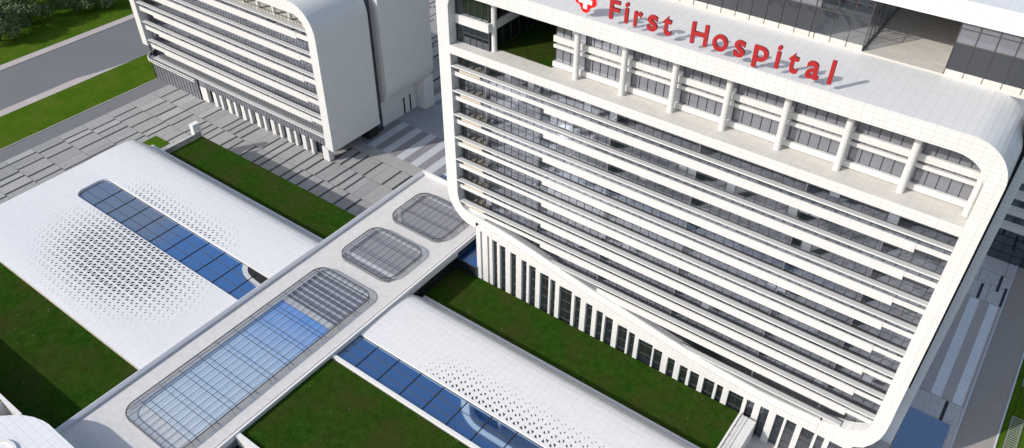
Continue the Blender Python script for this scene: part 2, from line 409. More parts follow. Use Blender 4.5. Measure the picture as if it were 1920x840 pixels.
# ------------------------------------------------------------------ hospital
H = thing('hospital_building', 'large white hospital block with rounded frame and long louvred front under the red sign', 'hospital', (-35, 5, 0))
XL, XR = -70.6, 0.0
SW = [(-70.6, 17.2), (-70.3, 15.6), (-69.6, 14.75), (-68.6, 14.25), (-67.2, 13.95), (-65.2, 13.75), (-62, 13.55), (-58.9, 13.1), (-54.8, 12.4), (-48.8, 11.1), (-42, 9.85), (-33, 8.45), (-25.5, 7.25), (-21.3, 6.8), (-15.2, 6.35), (-9.6, 6.45), (-5.8, 6.7), (-2.6, 7.4), (-.9, 8.4), (-.3, 9.2), (-.08, 10.2), (0, 12.2)]
swoosh = lambda x: interp(SW, x)
def xclip(z):
    for i in range(int(-XL * 5)):
        x = XL + .2 * i
        if swoosh(x) < z + .25: return x + .02 if x > XL else XL
    return -20
blades = [41.04 - 4.2 * k for k in range(9)]
bands = [39.90 - 4.2 * k for k in range(8)]
facade(H, XL, XR, 0, blades, bands, (-53.95, -3.5), .69, 1.24, .80, .5, 1.6, 1.36, 5.5, 43.0, xclip)

# frame: UV-mapped ring swept back from the front
outer = arc(1.9 - 4.6, 54.8 - 4.6, 4.6, 4.6, 0, 90, 12) + arc(-72.8 + 4.6, 54.8 - 4.6, 4.6, 4.6, 90, 180, 12)
inner = arc(0 - 3.6, 52.55 - 3.0, 3.6, 3.0, 0, 90, 12) + arc(-70.6 + 2.4, 52.55 - 2.4, 2.4, 2.4, 90, 180, 12)
outer += arc(-72.8 + 5.6, 17.6, 5.6, 6.25, 180, 270, 10)
inner += [(-70.6, 17.2), (-70.3, 15.6), (-69.6, 14.75), (-68.9, 14.35), (-68.0, 14.1), (-67.2, 13.95), (-66.6, 13.88), (-66.2, 13.85), (-65.9, 13.82), (-65.6, 13.79), (-65.2, 13.75)]
m = MB(); m.use('tile_uv')
n = len(outer)
DY = 11.025; BV = .35     # depth and the soft front edge
acc = 0
for i in range(n - 1):
    (a, b), (c, d) = outer[i], outer[i + 1]; (p, q), (r, t) = inner[i], inner[i + 1]
    L = math.hypot(c - a, d - b)
    # front face in real x / z
    m.quad((a, 0, b), (p, 0, q), (r, 0, t), (c, 0, d), [(a, b), (p, q), (r, t), (c, d)])
    # outer skin swept back (joint pattern: along the run x depth)
    u0, u1 = (a, c) if 45 < abs(b + d) / 2 and abs(d - b) < .01 else (acc, acc + L)
    m.quad((a, 0, b), (c, 0, d), (c, DY, d), (a, DY, b), [(u0, 0), (u1, 0), (u1, DY * 1.35), (u0, DY * 1.35)])
    m.quad((p, 0, q), (p, 1.58, q), (r, 1.58, t), (r, 0, t), [(0, acc), (1.58, acc), (1.58, acc + L), (0, acc + L)])
    acc += L
m.build('frame', None, H, recalc=False)
# right leg and bottom right corner of the frame
m = MB(); m.use('tile_uv')
ro = [(1.9, 50.2), (1.92, 30), (1.9, 14.5), (1.93, 12.2), (1.85, 10.2), (1.62, 8.6), (1.08, 7.05), (.2, 5.5), (-.9, 4.75), (-2.4, 4.15), (-4.2, 3.75)]
ri = [(0, 49.55), (0, 30), (0, 14.5), (0, 12.2), (-.08, 10.2), (-.3, 9.2), (-.9, 8.4), (-2.6, 7.4), (-4.0, 7.05), (-5.0, 6.85), (-5.8, 6.7)]
for i in range(len(ro) - 1):
    (a, b), (c, d) = ro[i], ro[i + 1]; (p, q), (r, t) = ri[i], ri[i + 1]
    m.quad((a, 0, b), (c, 0, d), (r, 0, t), (p, 0, q), [(a, b), (c, d), (r, t), (p, q)])
    m.quad((a, 0, b), (a, 7.5, b), (c, 7.5, d), (c, 0, d), [(0, b), (7.5, b), (7.5, d), (0, d)])
    m.quad((p, 0, q), (r, 0, t), (r, 1.58, t), (p, 1.58, q), [(0, q), (0, t), (1.58, t), (1.58, q)])
m.build('frame_leg', None, H, recalc=False)

# base wall with tall slit windows under the sweeping lower edge
slits = [(-66.0, -65.6), (-64.5, -64.1), (-63.45, -62.43), (-61.87, -60.64), (-59.63, -58.42), (-57.31, -56.22), (-55.73, -54.38), (-53.51, -51.75), (-51.42, -50.41), (-49.61, -47.16), (-46.63, -45.45), (-44.46, -43.19), (-42.4, -41.2), (-40.76, -39.3), (-38.39, -36.64), (-36.3, -35.22), (-34.53, -32.01), (-31.77, -30.3), (-29.29, -28.04), (-27.15, -25.85), (-25.37, -23.9), (-23.1, -21.34), (-20.95, -19.95), (-19.05, -16.72), (-16.17, -15.0), (-14.05, -12.75), (-11.7, -10.46), (-10.1, -8.64), (-7.85, -6.05), (-5.65, -4.6), (-3.9, -2.1)]
stop = lambda x: 3.6 if x > -25.9 else interp([(-66, 11.2), (-59, 9.75), (-51, 8.2), (-45, 7.05), (-38.4, 5.75), (-31, 4.4), (-25.9, 3.6)], x)
m = MB(); m.use('tile')
FOLD = lambda x: max(swoosh(x) - 1.25, stop(x) + .35) if x > -64 else swoosh(x) - 1.0
edges = [-66.9] + [v for s_ in slits for v in s_] + [-1.0]
lip = 0.0
for i, (a, b) in enumerate(zip(edges, edges[1:])):
    zb = ZF - .2
    is_slit = i % 2 == 1
    k = max(1, int((b - a) / .6))
    for j in range(k):
        xa = a + (b - a) * j / k; xb = a + (b - a) * (j + 1) / k
        ta, tb = stop((a + b) / 2), stop((a + b) / 2)
        lo_a, lo_b = (ta, tb) if is_slit else (zb, zb)
        if xb < -5.75: m.quad((xa, 0, lo_a), (xb, 0, lo_b), (xb, 0, FOLD(xb) - .25), (xa, 0, FOLD(xa) - .25)); m.quad((xa, 0, FOLD(xa) - .25), (xb, 0, FOLD(xb) - .25), (xb, -.10, FOLD(xb)), (xa, -.10, FOLD(xa)))
        else: m.quad((xa, 0.02, lo_a), (xb, 0.02, lo_b), (xb, 0.02, min(6.6, swoosh(xb))), (xa, 0.02, min(6.6, swoosh(xa))))
        if xb < -5.8: m.quad((xa, -.10, FOLD(xa)), (xb, -.10, FOLD(xb)), (xb, .06, swoosh(xb)), (xa, .06, swoosh(xa)))
        if xb < -5.8: m.quad((xa, .06, swoosh(xa)), (xb, .06, swoosh(xb)), (xb, .35, swoosh(xb) - .03), (xa, .35, swoosh(xa) - .03)); m.quad((xa, .35, swoosh(xa) - .03), (xb, .35, swoosh(xb) - .03), (xb, 1.58, swoosh(xb) - .5), (xa, 1.58, swoosh(xa) - .5))
    if is_slit:
        t = stop((a + b) / 2); D = .55
        m.quad((a, 0, zb), (a, D, zb), (a, D, t), (a, 0, t)); m.quad((b, 0, zb), (b, 0, t), (b, D, t), (b, D, zb)); m.quad((a, 0, t), (a, D, t), (b, D, t), (b, 0, t))
m.quad((-66.9, 0, ZF), (-66.9, 0, 13), (-66.9, 4, 13), (-66.9, 4, ZF))
m.build('base_wall', None, H, recalc=False)
for a, b in slits:
    t = stop((a + b) / 2)
    m = MB(); m.quad((a, .5, ZF), (b, .5, ZF), (b, .5, t), (a, .5, t)); g = m.build('slit_window', 'glass_dark', H)
    z = t - 1.25
    while z > -3: MB().box(a, b, .44, .495, z - .05, z + .05).build('transom', 'bar', g); z -= 2.1
    if b - a > 1.5: MB().box((a + b) / 2 - .03, (a + b) / 2 + .03, .42, .438, ZF, t).build('mullion', 'bar', g)
# inner walls, back wall, dark body
m = MB(); m.box(XL, XR, 9.0, 9.2, 14, 43); m.box(-66.8, XR, 9.0, 9.2, 5, 14); m.use('partition')
for x in (-65.8, -56.0, -44.0, -31, -17, -7): m.box(x - .1, x + .1, 2.2, 8.9, 6, 42.9)
m.mats.insert(0, 'interior'); m.mi = [0] * 12 + [1] * (len(m.f) - 12)
m.build('inner_wall', None, H)
m = MB()
for k in range(7):
    for x0_, w_ in ((-69.3, 3.2),):
        m.box(x0_, x0_ + 4.0 - .1, .35, 1.3, 40.12 - 4.2 * k, 40.5 - 4.2 * k)
m.build('blind_box', 'beige', H)
m = MB()                                   # office furniture near the west end
for k in range(7):
    zf = 40.11 - 4.2 * k - .72
    for x in (-69.4, -68.2, -67.0): m.box(x, x + .8, 2.4, 3.0, zf + .02, zf + .75); m.box(x + .1, x + .6, 3.3, 3.8, zf + .02, zf + .5)
m.build('desk', 'beige', H)
# terrace
m = MB(); m.use('terrace'); m.quad((XL, 0, 44.36), (XR, 0, 44.36), (XR, 10.8, 44.36), (XL, 10.8, 44.36))
m.use('tile'); m.quad((XL, 0, 43.0), (XR, 0, 43.0), (XR, 0, 44.36), (XL, 0, 44.36)); m.quad((XL, 0, 43.0), (XL, 1.7, 43.0), (XR, 1.7, 43.0), (XR, 0, 43.0))
m.build('terrace', None, H)
m = MB(); m.quad((XL, .05, 52.54), (XL, 14, 52.54), (XR, 14, 52.54), (XR, .05, 52.54)); m.build('soffit', 'shade', H)
for x in (-64.2, -50.27, -43.06, -35.88, -28.74, -21.58, -14.42, -7.25, -.3):
    m = MB(); m.cyl(x, 2.42, 44.36, 52.53, .42); m.build('column', 'tile', H, smooth=False)
m = MB(); m.box(-54.6, XR, 3.9, 3.95, 44.36, 52.53); tw = m.build('terrace_window', 'glass_rear', H)
m = MB(); x = -54.6
while x < XR: m.box(x, x + .06, 3.82, 3.895, 44.4, 52.5); x += 1.2
m.box(-54.6, XR, 3.83, 3.895, 44.36, 44.46); m.build('mullion', 'dark', tw)
for za, zb, y in ((48.25, 49.1, 3.45), (47.33, 47.8, 3.5), (44.5, 45.25, 3.4)):
    m = MB(); m.box(-54.75, XR, y, 3.81, za, zb); m.build('terrace_band', 'tile', H)
m = MB(); m.quad((-54.6, 3.95, 44.36), (-54.6, 14.1, 44.36), (-54.6, 14.1, 52.5), (-54.6, 3.95, 52.5)); m.build('court_wall', 'glass_dark', H)
# corner room and roof court garden
m = MB(); m.quad((XL, 1.75, 44.36), (-64.62, 1.75, 44.36), (-64.62, 1.75, 52.5), (XL, 1.75, 52.5))
m.quad((-64.62, 1.75, 44.36), (-64.62, 14.1, 44.36), (-64.62, 14.1, 52.5), (-64.62, 1.75, 52.5)); cr = m.build('corner_room', 'glass_dark', H)
m = MB()
for x in (-69.3, -68.1, -66.95, -65.8, -64.66): m.box(x - .03, x + .03, 1.68, 1.745, 44.36, 52.5)
for y in (3.2, 5, 7, 9, 11): m.box(-64.615, -64.55, y, y + .06, 44.36, 52.5)
m.box(XL, -64.6, 1.68, 1.744, 46.0, 46.06)
m.build('mullion', 'bar', cr)
m = MB(); m.box(XL, -64.35, 1.3, 1.67, 47.42, 48.75); m.box(-64.54, -64.3, 1.675, 14.1, 47.42, 48.75); m.build('room_band', 'tile', H)
m = MB(); m.quad((-64.6, 3.1, 44.37), (-54.6, 3.1, 44.37), (-54.6, 14.1, 44.37), (-64.6, 14.1, 44.37)); m.build('court_garden', 'lawn', H)
m = MB(); m.box(-64.62, -54.6, 14.1, 14.3, 44.3, 52.5); m.build('court_back_wall', 'glass_dark', H)
# rear block (its east end shows beside the frame) and its sheer front above the roof
m = MB(); m.use('tile_cool'); m.box(1.2, 3.38, 11.0, 28, ZF - .2, 61); m.use('tile'); m.box(-72.6, 1.2, 11.3, 28, -3, 43.5, 't')
m.build('rear_wall', None, H)
m = MB(); m.box(1.3, 1.88, 7.6, 10.95, 4, 54); m.box(1.88, 2.38, 10.8, 10.99, 9, 50); m.build('dark_gap_strip', 'void', H)  # near-black boxes standing for the shaded gap behind the frame
m = MB(); m.box(-17.15, -8.2, 11.03, 28, 54.6, 55.0); m.build('roof_court', 'court', H)
pw = []
for a, b, e in ((-72.6, -22.9, ''), (-22.9, -17.15, 'e'), (-8.2, 3.38, 'w')):
    m = MB(); m.box(a, b, 11.03, 11.3, 54.6, 55.66); m.build('plinth', 'terrace', H)
    m = MB(); gl_, gu_ = ('glass', 'glass') if e == 'e' else ('glass_low', 'glass_rear')
    m.use(gl_); m.quad((a, 11.1, 55.66), (b, 11.1, 55.66), (b, 11.1, 58.75), (a, 11.1, 58.75)); m.use(gu_); m.quad((a, 11.1, 58.75), (b, 11.1, 58.75), (b, 11.1, 61.3), (a, 11.1, 61.3))
    xe = a if e == 'w' else b
    m.use('glass' if e == 'e' else 'glass_rear')
    if e: m.quad((xe, 11.1, 55.0), (xe, 27.9, 55.0), (xe, 27.9, 61.3), (xe, 11.1, 61.3))
    g = m.build('penthouse_window', None, H, recalc=False)
    m = MB(); x = a
    while x < b + .1: m.box(x - .04, x + .04, 11.0, 11.09, 55.0, 61.3); x += 1.913 if e == 'e' else 1.89 if not e else 1.93
    m.box(a, b, 11.02, 11.095, 58.7, 58.82); m.box(a, b, 11.02, 11.094, 60.4, 60.47)
    if e:
        for y in (13, 15, 17, 20): m.box(xe - .05, xe + .05, y, y + .08, 55, 61.3)
        m.box(xe - .06, xe + .06, 11.1, 28, 55.02, 55.25); m.box(xe - .05, xe + .05, 11.1, 28, 58.7, 58.8)
    m.build('mullion', 'bar', g)
m = MB(); m.quad((-22.9, 11.12, 55.02), (-17.15, 11.12, 55.02), (-17.15, 27.9, 55.02), (-22.9, 27.9, 55.02)); m.build('roof_court', 'court', H)
m = MB(); m.box(-23.0, -22.9, 11.2, 27.9, 55, 61.3); m.build('inner_wall', 'interior', H)
m = MB(); m.quad((-17.15, 27.9, 55), (-8.2, 27.9, 55), (-8.2, 27.9, 61.3), (-17.15, 27.9, 61.3)); m.build('court_back_wall', 'glass_dark', H)
m = MB(); m.box(-72.6, 3.6, 10.5, 28, 61.3, 63.6); m.build('upper_frame', 'roof_tile', H)
# far right end, first tile bays of the roof edge are part of the frame

# ------------------------------------------------------------------ sign letters and emblem
SG = thing('hospital_sign', 'raised red letters reading First Hospital along the white roof edge', 'sign', (-31, .3, 55))
def letter(ch, x0, x1, zb, zt):
    cu = bpy.data.curves.new('glyph', 'FONT'); cu.body = ch; cu.extrude = .10; cu.offset = .018; cu.resolution_u = 6
    ob = bpy.data.objects.new('glyph', cu); COL.objects.link(ob)
    bpy.context.view_layer.update()
    me = bpy.data.meshes.new_from_object(ob.evaluated_get(bpy.context.evaluated_depsgraph_get()))
    bpy.data.objects.remove(ob); bpy.data.curves.remove(cu)
    xs_ = [v.co.x for v in me.vertices]; ys_ = [v.co.y for v in me.vertices]
    for v in me.vertices:
        fx = (v.co.x - min(xs_)) / (max(xs_) - min(xs_)); fy = (v.co.y - min(ys_)) / (max(ys_) - min(ys_))
        v.co = Vector((x0 + fx * (x1 - x0) + 31, (.22 - v.co.z / .1 * .17) - .3, zb + fy * (zt - zb) - 55))
    me.name = 'letter'; me.materials.clear(); me.materials.append(M['red']); me.flip_normals()
    import bmesh
    bm = bmesh.new(); bm.from_mesh(me); bmesh.ops.recalc_face_normals(bm, faces=bm.faces); bm.to_mesh(me); bm.free()
    o = bpy.data.objects.new('letter', me); COL.objects.link(o); o.parent = SG
    o['label'] = 'red letter ' + ch
    m = MB(); xm = (x0 + x1) / 2
    m.bar((xm, .45, 54.75), (xm, .3, zb + .4), .022); m.build('bracket', 'white', o)
for ch, x0, x1, zb, zt in (('F', -44.6, -43.2, 55.6, 58.05), ('i', -42.5, -41.99, 55.6, 58.22), ('r', -41.2, -40.1, 55.57, 57.48), ('s', -39.36, -38.04, 55.57, 57.58), ('t', -37.37, -36.22, 55.6, 58.0),
        ('H', -33.7, -31.62, 55.6, 58.2), ('o', -30.97, -29.14, 55.58, 57.58), ('s', -28.35, -27.04, 55.57, 57.58), ('p', -26.05, -24.34, 55.0, 57.58), ('i', -23.5, -23.0, 55.58, 58.3), ('t', -22.07, -20.92, 55.58, 57.97), ('a', -20.04, -18.55, 55.56, 57.6), ('l', -17.56, -17.12, 55.56, 58.3)):
    letter(ch, x0, x1, zb, zt)
EM = thing('red_cross_emblem', 'red cross shaped emblem with a white cross inside standing before the sign', 'emblem', (-48.05, .2, 55))
def blob(r, n=72):
    P = []
    for i in range(n):
        a = 2 * math.pi * i / n; k = .87 + .15 * math.cos(4 * a) - .02 * math.cos(8 * a)
        P.append((-48.05 + r * k * math.cos(a), 57.0 + r * k * math.sin(a)))
    return P
m = MB(); m.prism(blob(1.6), 'y', .1, .28); m.build('red_cross_plate', 'redc', EM)
m = MB(); m.prism(blob(1.67), 'y', .14, .26); m.build('white_rim', 'white', EM)
w = .29; L = .98; cx_, cz_ = -48.05, 56.9
cr_ = [(-w, -L), (w, -L), (w, -w), (L, -w), (L, w), (w, w), (w, L), (-w, L), (-w, w), (-L, w), (-L, -w), (-w, -w)]
m = MB(); m.prism([(cx_ + a, cz_ + b_) for a, b_ in cr_], 'y', .06, .097); m.build('white_cross', 'white', EM)
m = MB(); m.bar((-48.05, .4, 54.75), (-48.05, .27, 56.5), .06); m.build('bracket', 'coping', EM)

# ------------------------------------------------------------------ west clinic building
B = thing('clinic_building', 'smaller white building with rounded corner and louvred front beside the grey plaza', 'building', (-155, 22, ZG))
YB = 15.5; BL, BR = -188.2, -122.75
bl = [25.35 - 5.13 * k for k in range(6)]; bn = [23.95 - 5.08 * k for k in range(5)]
facade(B, BL + 1.0, BR, YB, bl, bn, (-181.6, -126.95), 1.1, 1.5, 1.0, .5, 1.7, 1.02, -.9, 25.3, depth=10)
bo = arc(-120.4 - 6.5, 31.0 - 6.8, 6.5, 6.8, 0, 90, 14) + [(-140, 31.0), (-190, 31.0)]
bi = arc(BR - 3.6, 28.4 - 4.0, 3.6, 4.0, 0, 90, 14) + [(-140, 28.4), (-187.8, 28.4)]
m = MB(); m.use('tile_uv'); acc = 0
bo = [(-120.6, -3.2), (-120.5, 10)] + bo; bi = [(-123.0, -3.2), (-122.75, 10)] + bi
for i in range(len(bo) - 1):
    (a, b_), (c, d) = bo[i], bo[i + 1]; (p, q), (r, t) = bi[i], bi[i + 1]; L = math.hypot(c - a, d - b_)
    m.quad((a, YB, b_), (p, YB, q), (r, YB, t), (c, YB, d), [(a, b_), (p, q), (r, t), (c, d)])
    u0, u1 = (acc, acc + L)
    m.quad((a, YB, b_), (c, YB, d), (c, YB + 15, d), (a, YB + 15, b_), [(0, u0), (0, u1), (15, u1), (15, u0)])
    m.quad((p, YB, q), (p, YB + 1.6, q), (r, YB + 1.6, t), (r, YB, t), [(0, acc), (1.6, acc), (1.6, acc + L), (0, acc + L)])
    acc += L
m.quad((-120.6, YB, -3.2), (-120.6, YB + 15, -3.2), (-123.0, YB + 15, -3.2), (-123.0, YB, -3.2), [(0, 0)] * 4)
m.build('frame', None, B, recalc=False)
m = MB(); m.box(-190.1, -187.9, YB, YB + 2.6, 2.9, 31.0); m.build('fin', 'tile', B)
m = MB(); m.box(-124.4, -122.4, YB, YB + 1.4, ZG, -3.0); m.build('corner_pier', 'tile', B)
x = -168.9; k = 0
while x < -127:
    w = 2.6 if k == 0 else (1.25 if k % 2 else .85)
    m = MB(); m.box(x, x + w, YB + .13, YB + 1.0, ZG, -2.45); m.build('pier', 'tile', B); x += 2.72 if k else 5.0; k += 1
m = MB(); m.quad((-187.6, YB + 1.3, ZG), (-126, YB + 1.3, ZG), (-126, YB + 1.3, -.9), (-187.6, YB + 1.3, -.9)); g = m.build('ground_floor_window', 'glass_dark', B)
m = MB(); x = -187.4
while x < -126: m.box(x - .04, x + .04, YB + 1.2, YB + 1.295, ZG, -.9); x += 1.36
m.box(-187.6, -126, YB + 1.15, YB + 1.294, -2.55, -2.4); m.build('mullion', 'dark', g)
m = MB(); m.box(-187.9, BR, YB + 10, YB + 10.3, ZG, 25); m.build('inner_wall', 'interior', B)
m = MB(); m.box(-187.9, BR, YB + 1.6, YB + 14, -.95, -.6); m.build('ceiling', 'shade', B)
m = MB(); m.quad((-168.9, YB + .12, -2.5), (BR, YB + .12, -2.5), (BR, YB + .12, -.62), (-168.9, YB + .12, -.62)); g = m.build('transom_window', 'glass_rear', B, recalc=False)
m = MB(); x = -165.5
while x < BR: m.box(x - .03, x + .03, YB + .05, YB + .115, -2.5, -.62); x += 1.02
m.build('mullion', 'dark', g)
# rounded glazed west end with rails
m = MB()
wa = arc(-188.0, YB + 7.0, 4.2, 6.2, 180, 270, 10)
lo_ = arc(-187.5, YB + 5.6, 4.6, 5.8, 180, 270, 10) + [(-169.0, YB - .2)]
for (a, b_), (c, d) in zip(wa, wa[1:]): m.quad((a, b_, .3), (c, d, .3), (c, d, 30), (a, b_, 30))
m.mats = ['glass_rear', 'glass_dark']; m.cur = 1
for (a, b_), (c, d) in zip(lo_, lo_[1:]):
    m.quad((a, b_, ZG), (c, d, ZG), (c, d, -.75), (a, b_, -.75))
    if a > -190: m.quad((a, b_, -.75), (c, d, -.75), (c, YB + 1.25, -.75), (a, YB + 1.25, -.75))
    m.cur = 1 if a > -188 else 0
m.cur = 0
m.quad((-192.2, 22.4, ZG), (-192.2, 30.4, ZG), (-192.2, 30.4, 30), (-192.2, 22.4, 30)); g = m.build('end_window', None, B)
m = MB()
for (a, b_) in wa: m.box(a - .09, a - .03, b_ - .1, b_ - .02, .3, 30)
for (a, b_) in lo_[:-1] + [(-186.2 + 1.36 * i, YB - .2) for i in range(13)]: m.box(a - .05, a + .01, b_ - .1, b_ - .02, ZG, -.75)
m.build('mullion', 'dark', g)
m = MB()
for z in (4.9, 5.4, 10, 10.5, 15.1, 15.6, 20.2, 20.7):
    wb = [(p_[0] - .4, p_[1] - .45) for p_ in wa]
    for (a, b_), (c, d) in zip(wb, wb[1:]): m.bar((a, b_, z), (c, d, z), .10)
for z in (-.7, -1.3):
    wb = [(p_[0] - .3, p_[1] - .4) for p_ in lo_]
    for (a, b_), (c, d) in zip(wb, wb[1:]): m.bar((a, b_, z), (c, d, z), .10)
m.build('rail', 'white', B)
# terrace at the top
m = MB(); m.use('terrace'); m.quad((-187, YB + .9, 25.5), (BR, YB + .9, 25.5), (BR, YB + 12, 25.5), (-187, YB + 12, 25.5)); m.build('terrace', None, B)
m = MB(); m.box(-187, BR, YB + 4.2, YB + 4.3, 25.5, 28.4); m.build('terrace_window', 'interior', B)
for x in (-124.6, -129.6, -134.6, -139.6, -144.6):
    m = MB(); m.cyl(x, YB + 1.9, 25.5, 28.4, .42, 16); m.build('column', 'tile', B)
m = MB(); m.box(-187, BR, YB + 1.0, YB + 1.06, 26.35, 26.45); x = -186
while x < BR: m.box(x, x + .07, YB + 1.0, YB + 1.05, 25.5, 26.36); x += 1.1
m.build('railing', 'dark', B)
m = MB(); m.box(-187.8, -121.5, YB + 12, YB + 15, ZG, 28); m.build('back_wall', 'void', B)

# ------------------------------------------------------------------ white tiled tower between the two
T = thing('tiled_tower', 'windowless white tiled tower with rounded underside behind the smaller building', 'tower', (-126, 40, ZG))
prof = [(-135, 46), (-119.5, 46), (-119.5, 6.0), (-119.6, 4.4), (-119.95, 3.0), (-120.6, 1.8), (-121.5, 1.0), (-122.75, .6), (-135, .6)]
m = MB(); m.prism(prof, 'y', 32.8, 49.2); m.build('shell', 'tile', T)
m = MB(); m.box(-134, -122.8, 33.2, 49, ZG, .6); m.build('base_wall', 'tile', T)
m = MB(); m.box(-122.7, -119.9, 45.8, 49.1, ZG, 2.0); m.build('pier', 'tile', T)
for y in (41.0, 43.2):
    m = MB(); m.box(-122.79, -122.72, y, y + .45, ZG, -2.0); m.build('slit_window', 'void', T)
m = MB(); m.box(-134, -122.0, 30.55, 32.75, ZG, 46); m.build('glazed_joint', 'glass_dark', T)

R2 = thing('rear_building', 'dark glazed building with pale floor bands seen between tower and hospital', 'building', (-95, 76, ZG))
m = MB(); m.box(-135, -60, 72, 90, ZG, 40); m.build('wall', 'glass_rear', R2)
for k in range(11):
    m = MB(); m.box(-135, -60, 71.3, 71.99, -1.5 + 3.8 * k, -.5 + 3.8 * k); m.build('floor_band', 'tile', R2)
m = MB(); x = -134
while x < -60: m.box(x, x + .12, 71.9, 71.98, ZG, 40); x += 1.6
m.build('mullion', 'dark', R2)
R3 = thing('east_rear_building', 'shaded building with dark lobby glass and window strips at the far right edge', 'building', (20, 70, ZF))
m = MB(); m.use('tile'); m.box(4.0, 60, 65.6, 85, 3.35, 32); m.build('wall', None, R3)
m = MB(); m.box(4.0, 60, 65.8, 66, ZF, 3.35); g = m.build('lobby_window', 'glass_dark', R3)
m = MB(); x = 5.2
while x < 60: m.box(x, x + .1, 65.7, 65.79, ZF, 3.34); x += 2.0
for z in (1.9, .1, -1.8): m.box(4, 60, 65.71, 65.792, z, z + .12)
m.build('mullion', 'dark', g)
for k in range(7):
    z = 5.3 + 3.45 * k
    m = MB(); m.box(5.3, 60, 65.5, 65.595, z, z + 1.4); g = m.build('window', 'glass_dark', R3)
    m = MB(); m.box(5.3, 60, 65.44, 65.495, z + .9, z + .96); x = 5.3
    while x < 60: m.box(x, x + .1, 65.43, 65.492, z, z + 1.4); x += 1.7
    m.build('mullion', 'dark', g)
    m = MB(); m.box(5.3, 60, 65.52, 65.598, z - .75, z - .25); m.build('louvre_strip', 'coping', R3)

# ------------------------------------------------------------------ link building (low flat roof with four skylights)
K = thing('link_building', 'long low flat-roofed link with glass skylights running up to the hospital corner', 'building', (-81, -22, ZG))
ZR = 4.55
sky = [(-86.95, -74.35, -1.4, 8.5), (-86.95, -74.6, -14.4, -4.5), (-86.95, -74.25, -56.7, -17.9)]
XA, XB, Y0, Y1 = -91.5, -70.85, -95, 13.9
m = MB(); m.use('paver_light')
ys = sorted([Y0, Y1] + [v for s_ in sky for v in (s_[2] + .5, s_[3] - .5)])
m.quad((XA, Y0, ZR), (-86.45, Y0, ZR), (-86.45, Y1, ZR), (XA, Y1, ZR)); m.quad((-74.9, Y0, ZR), (XB, Y0, ZR), (XB, Y1, ZR), (-74.9, Y1, ZR))
for i in range(0, len(ys), 2): m.quad((-86.45, ys[i], ZR), (-74.9, ys[i], ZR), (-74.9, ys[i + 1], ZR), (-86.45, ys[i + 1], ZR))
m.build('roof', None, K)
m = MB()                                            # west parapet with sloped coping
m.prism([(-91.55, 3.0), (-91.55, 5.25), (-91.4, 5.25), (-90.95, 4.98), (-90.95, 4.5), (-91.2, 3.0)], 'y', Y0, Y1 + .05); m.build('parapet', 'coping', K)
m = MB(); m.box(-91.55, -86.5, Y1 - .55, Y1, 3.0, 5.2); m.box(-86.5, -72.9, Y1 - .5, Y1 - .02, 3.0, 5.15); m.build('parapet', 'white', K)
m = MB(); m.use('coping')
m.box(XB - .5, XB, Y0, Y1 - .6, 4.0, 4.9, 't'); m.use('white'); m.box(XB - .35, XB + .03, Y0, Y1 - .6, 4.86, 4.93); m.build('fascia', None, K)
m = MB(); m.box(XB - .5, XB - .12, -14.2, -.4, 3.2, 3.75); m.build('ledge', 'coping', K)
m = MB(); m.box(XB - .9, XB - .4, -14.2, 10, 3.76, 3.98); m.build('slot_window', 'void', K)
m = MB(); m.box(-71.75, -71.55, -14.2, 13, -2, 3.6); wl = m.build('side_window', 'glass_dark', K)
m = MB(); y = -14
while y < 8: m.box(-71.54, -71.48, y, y + .08, 0, 3.2); y += 1.5
m.build('mullion', 'dark', wl)
m = MB(); m.box(XA + .15, -71.78, Y0, Y1 - .1, ZG, 3.0); m.build('body', 'coping', K)
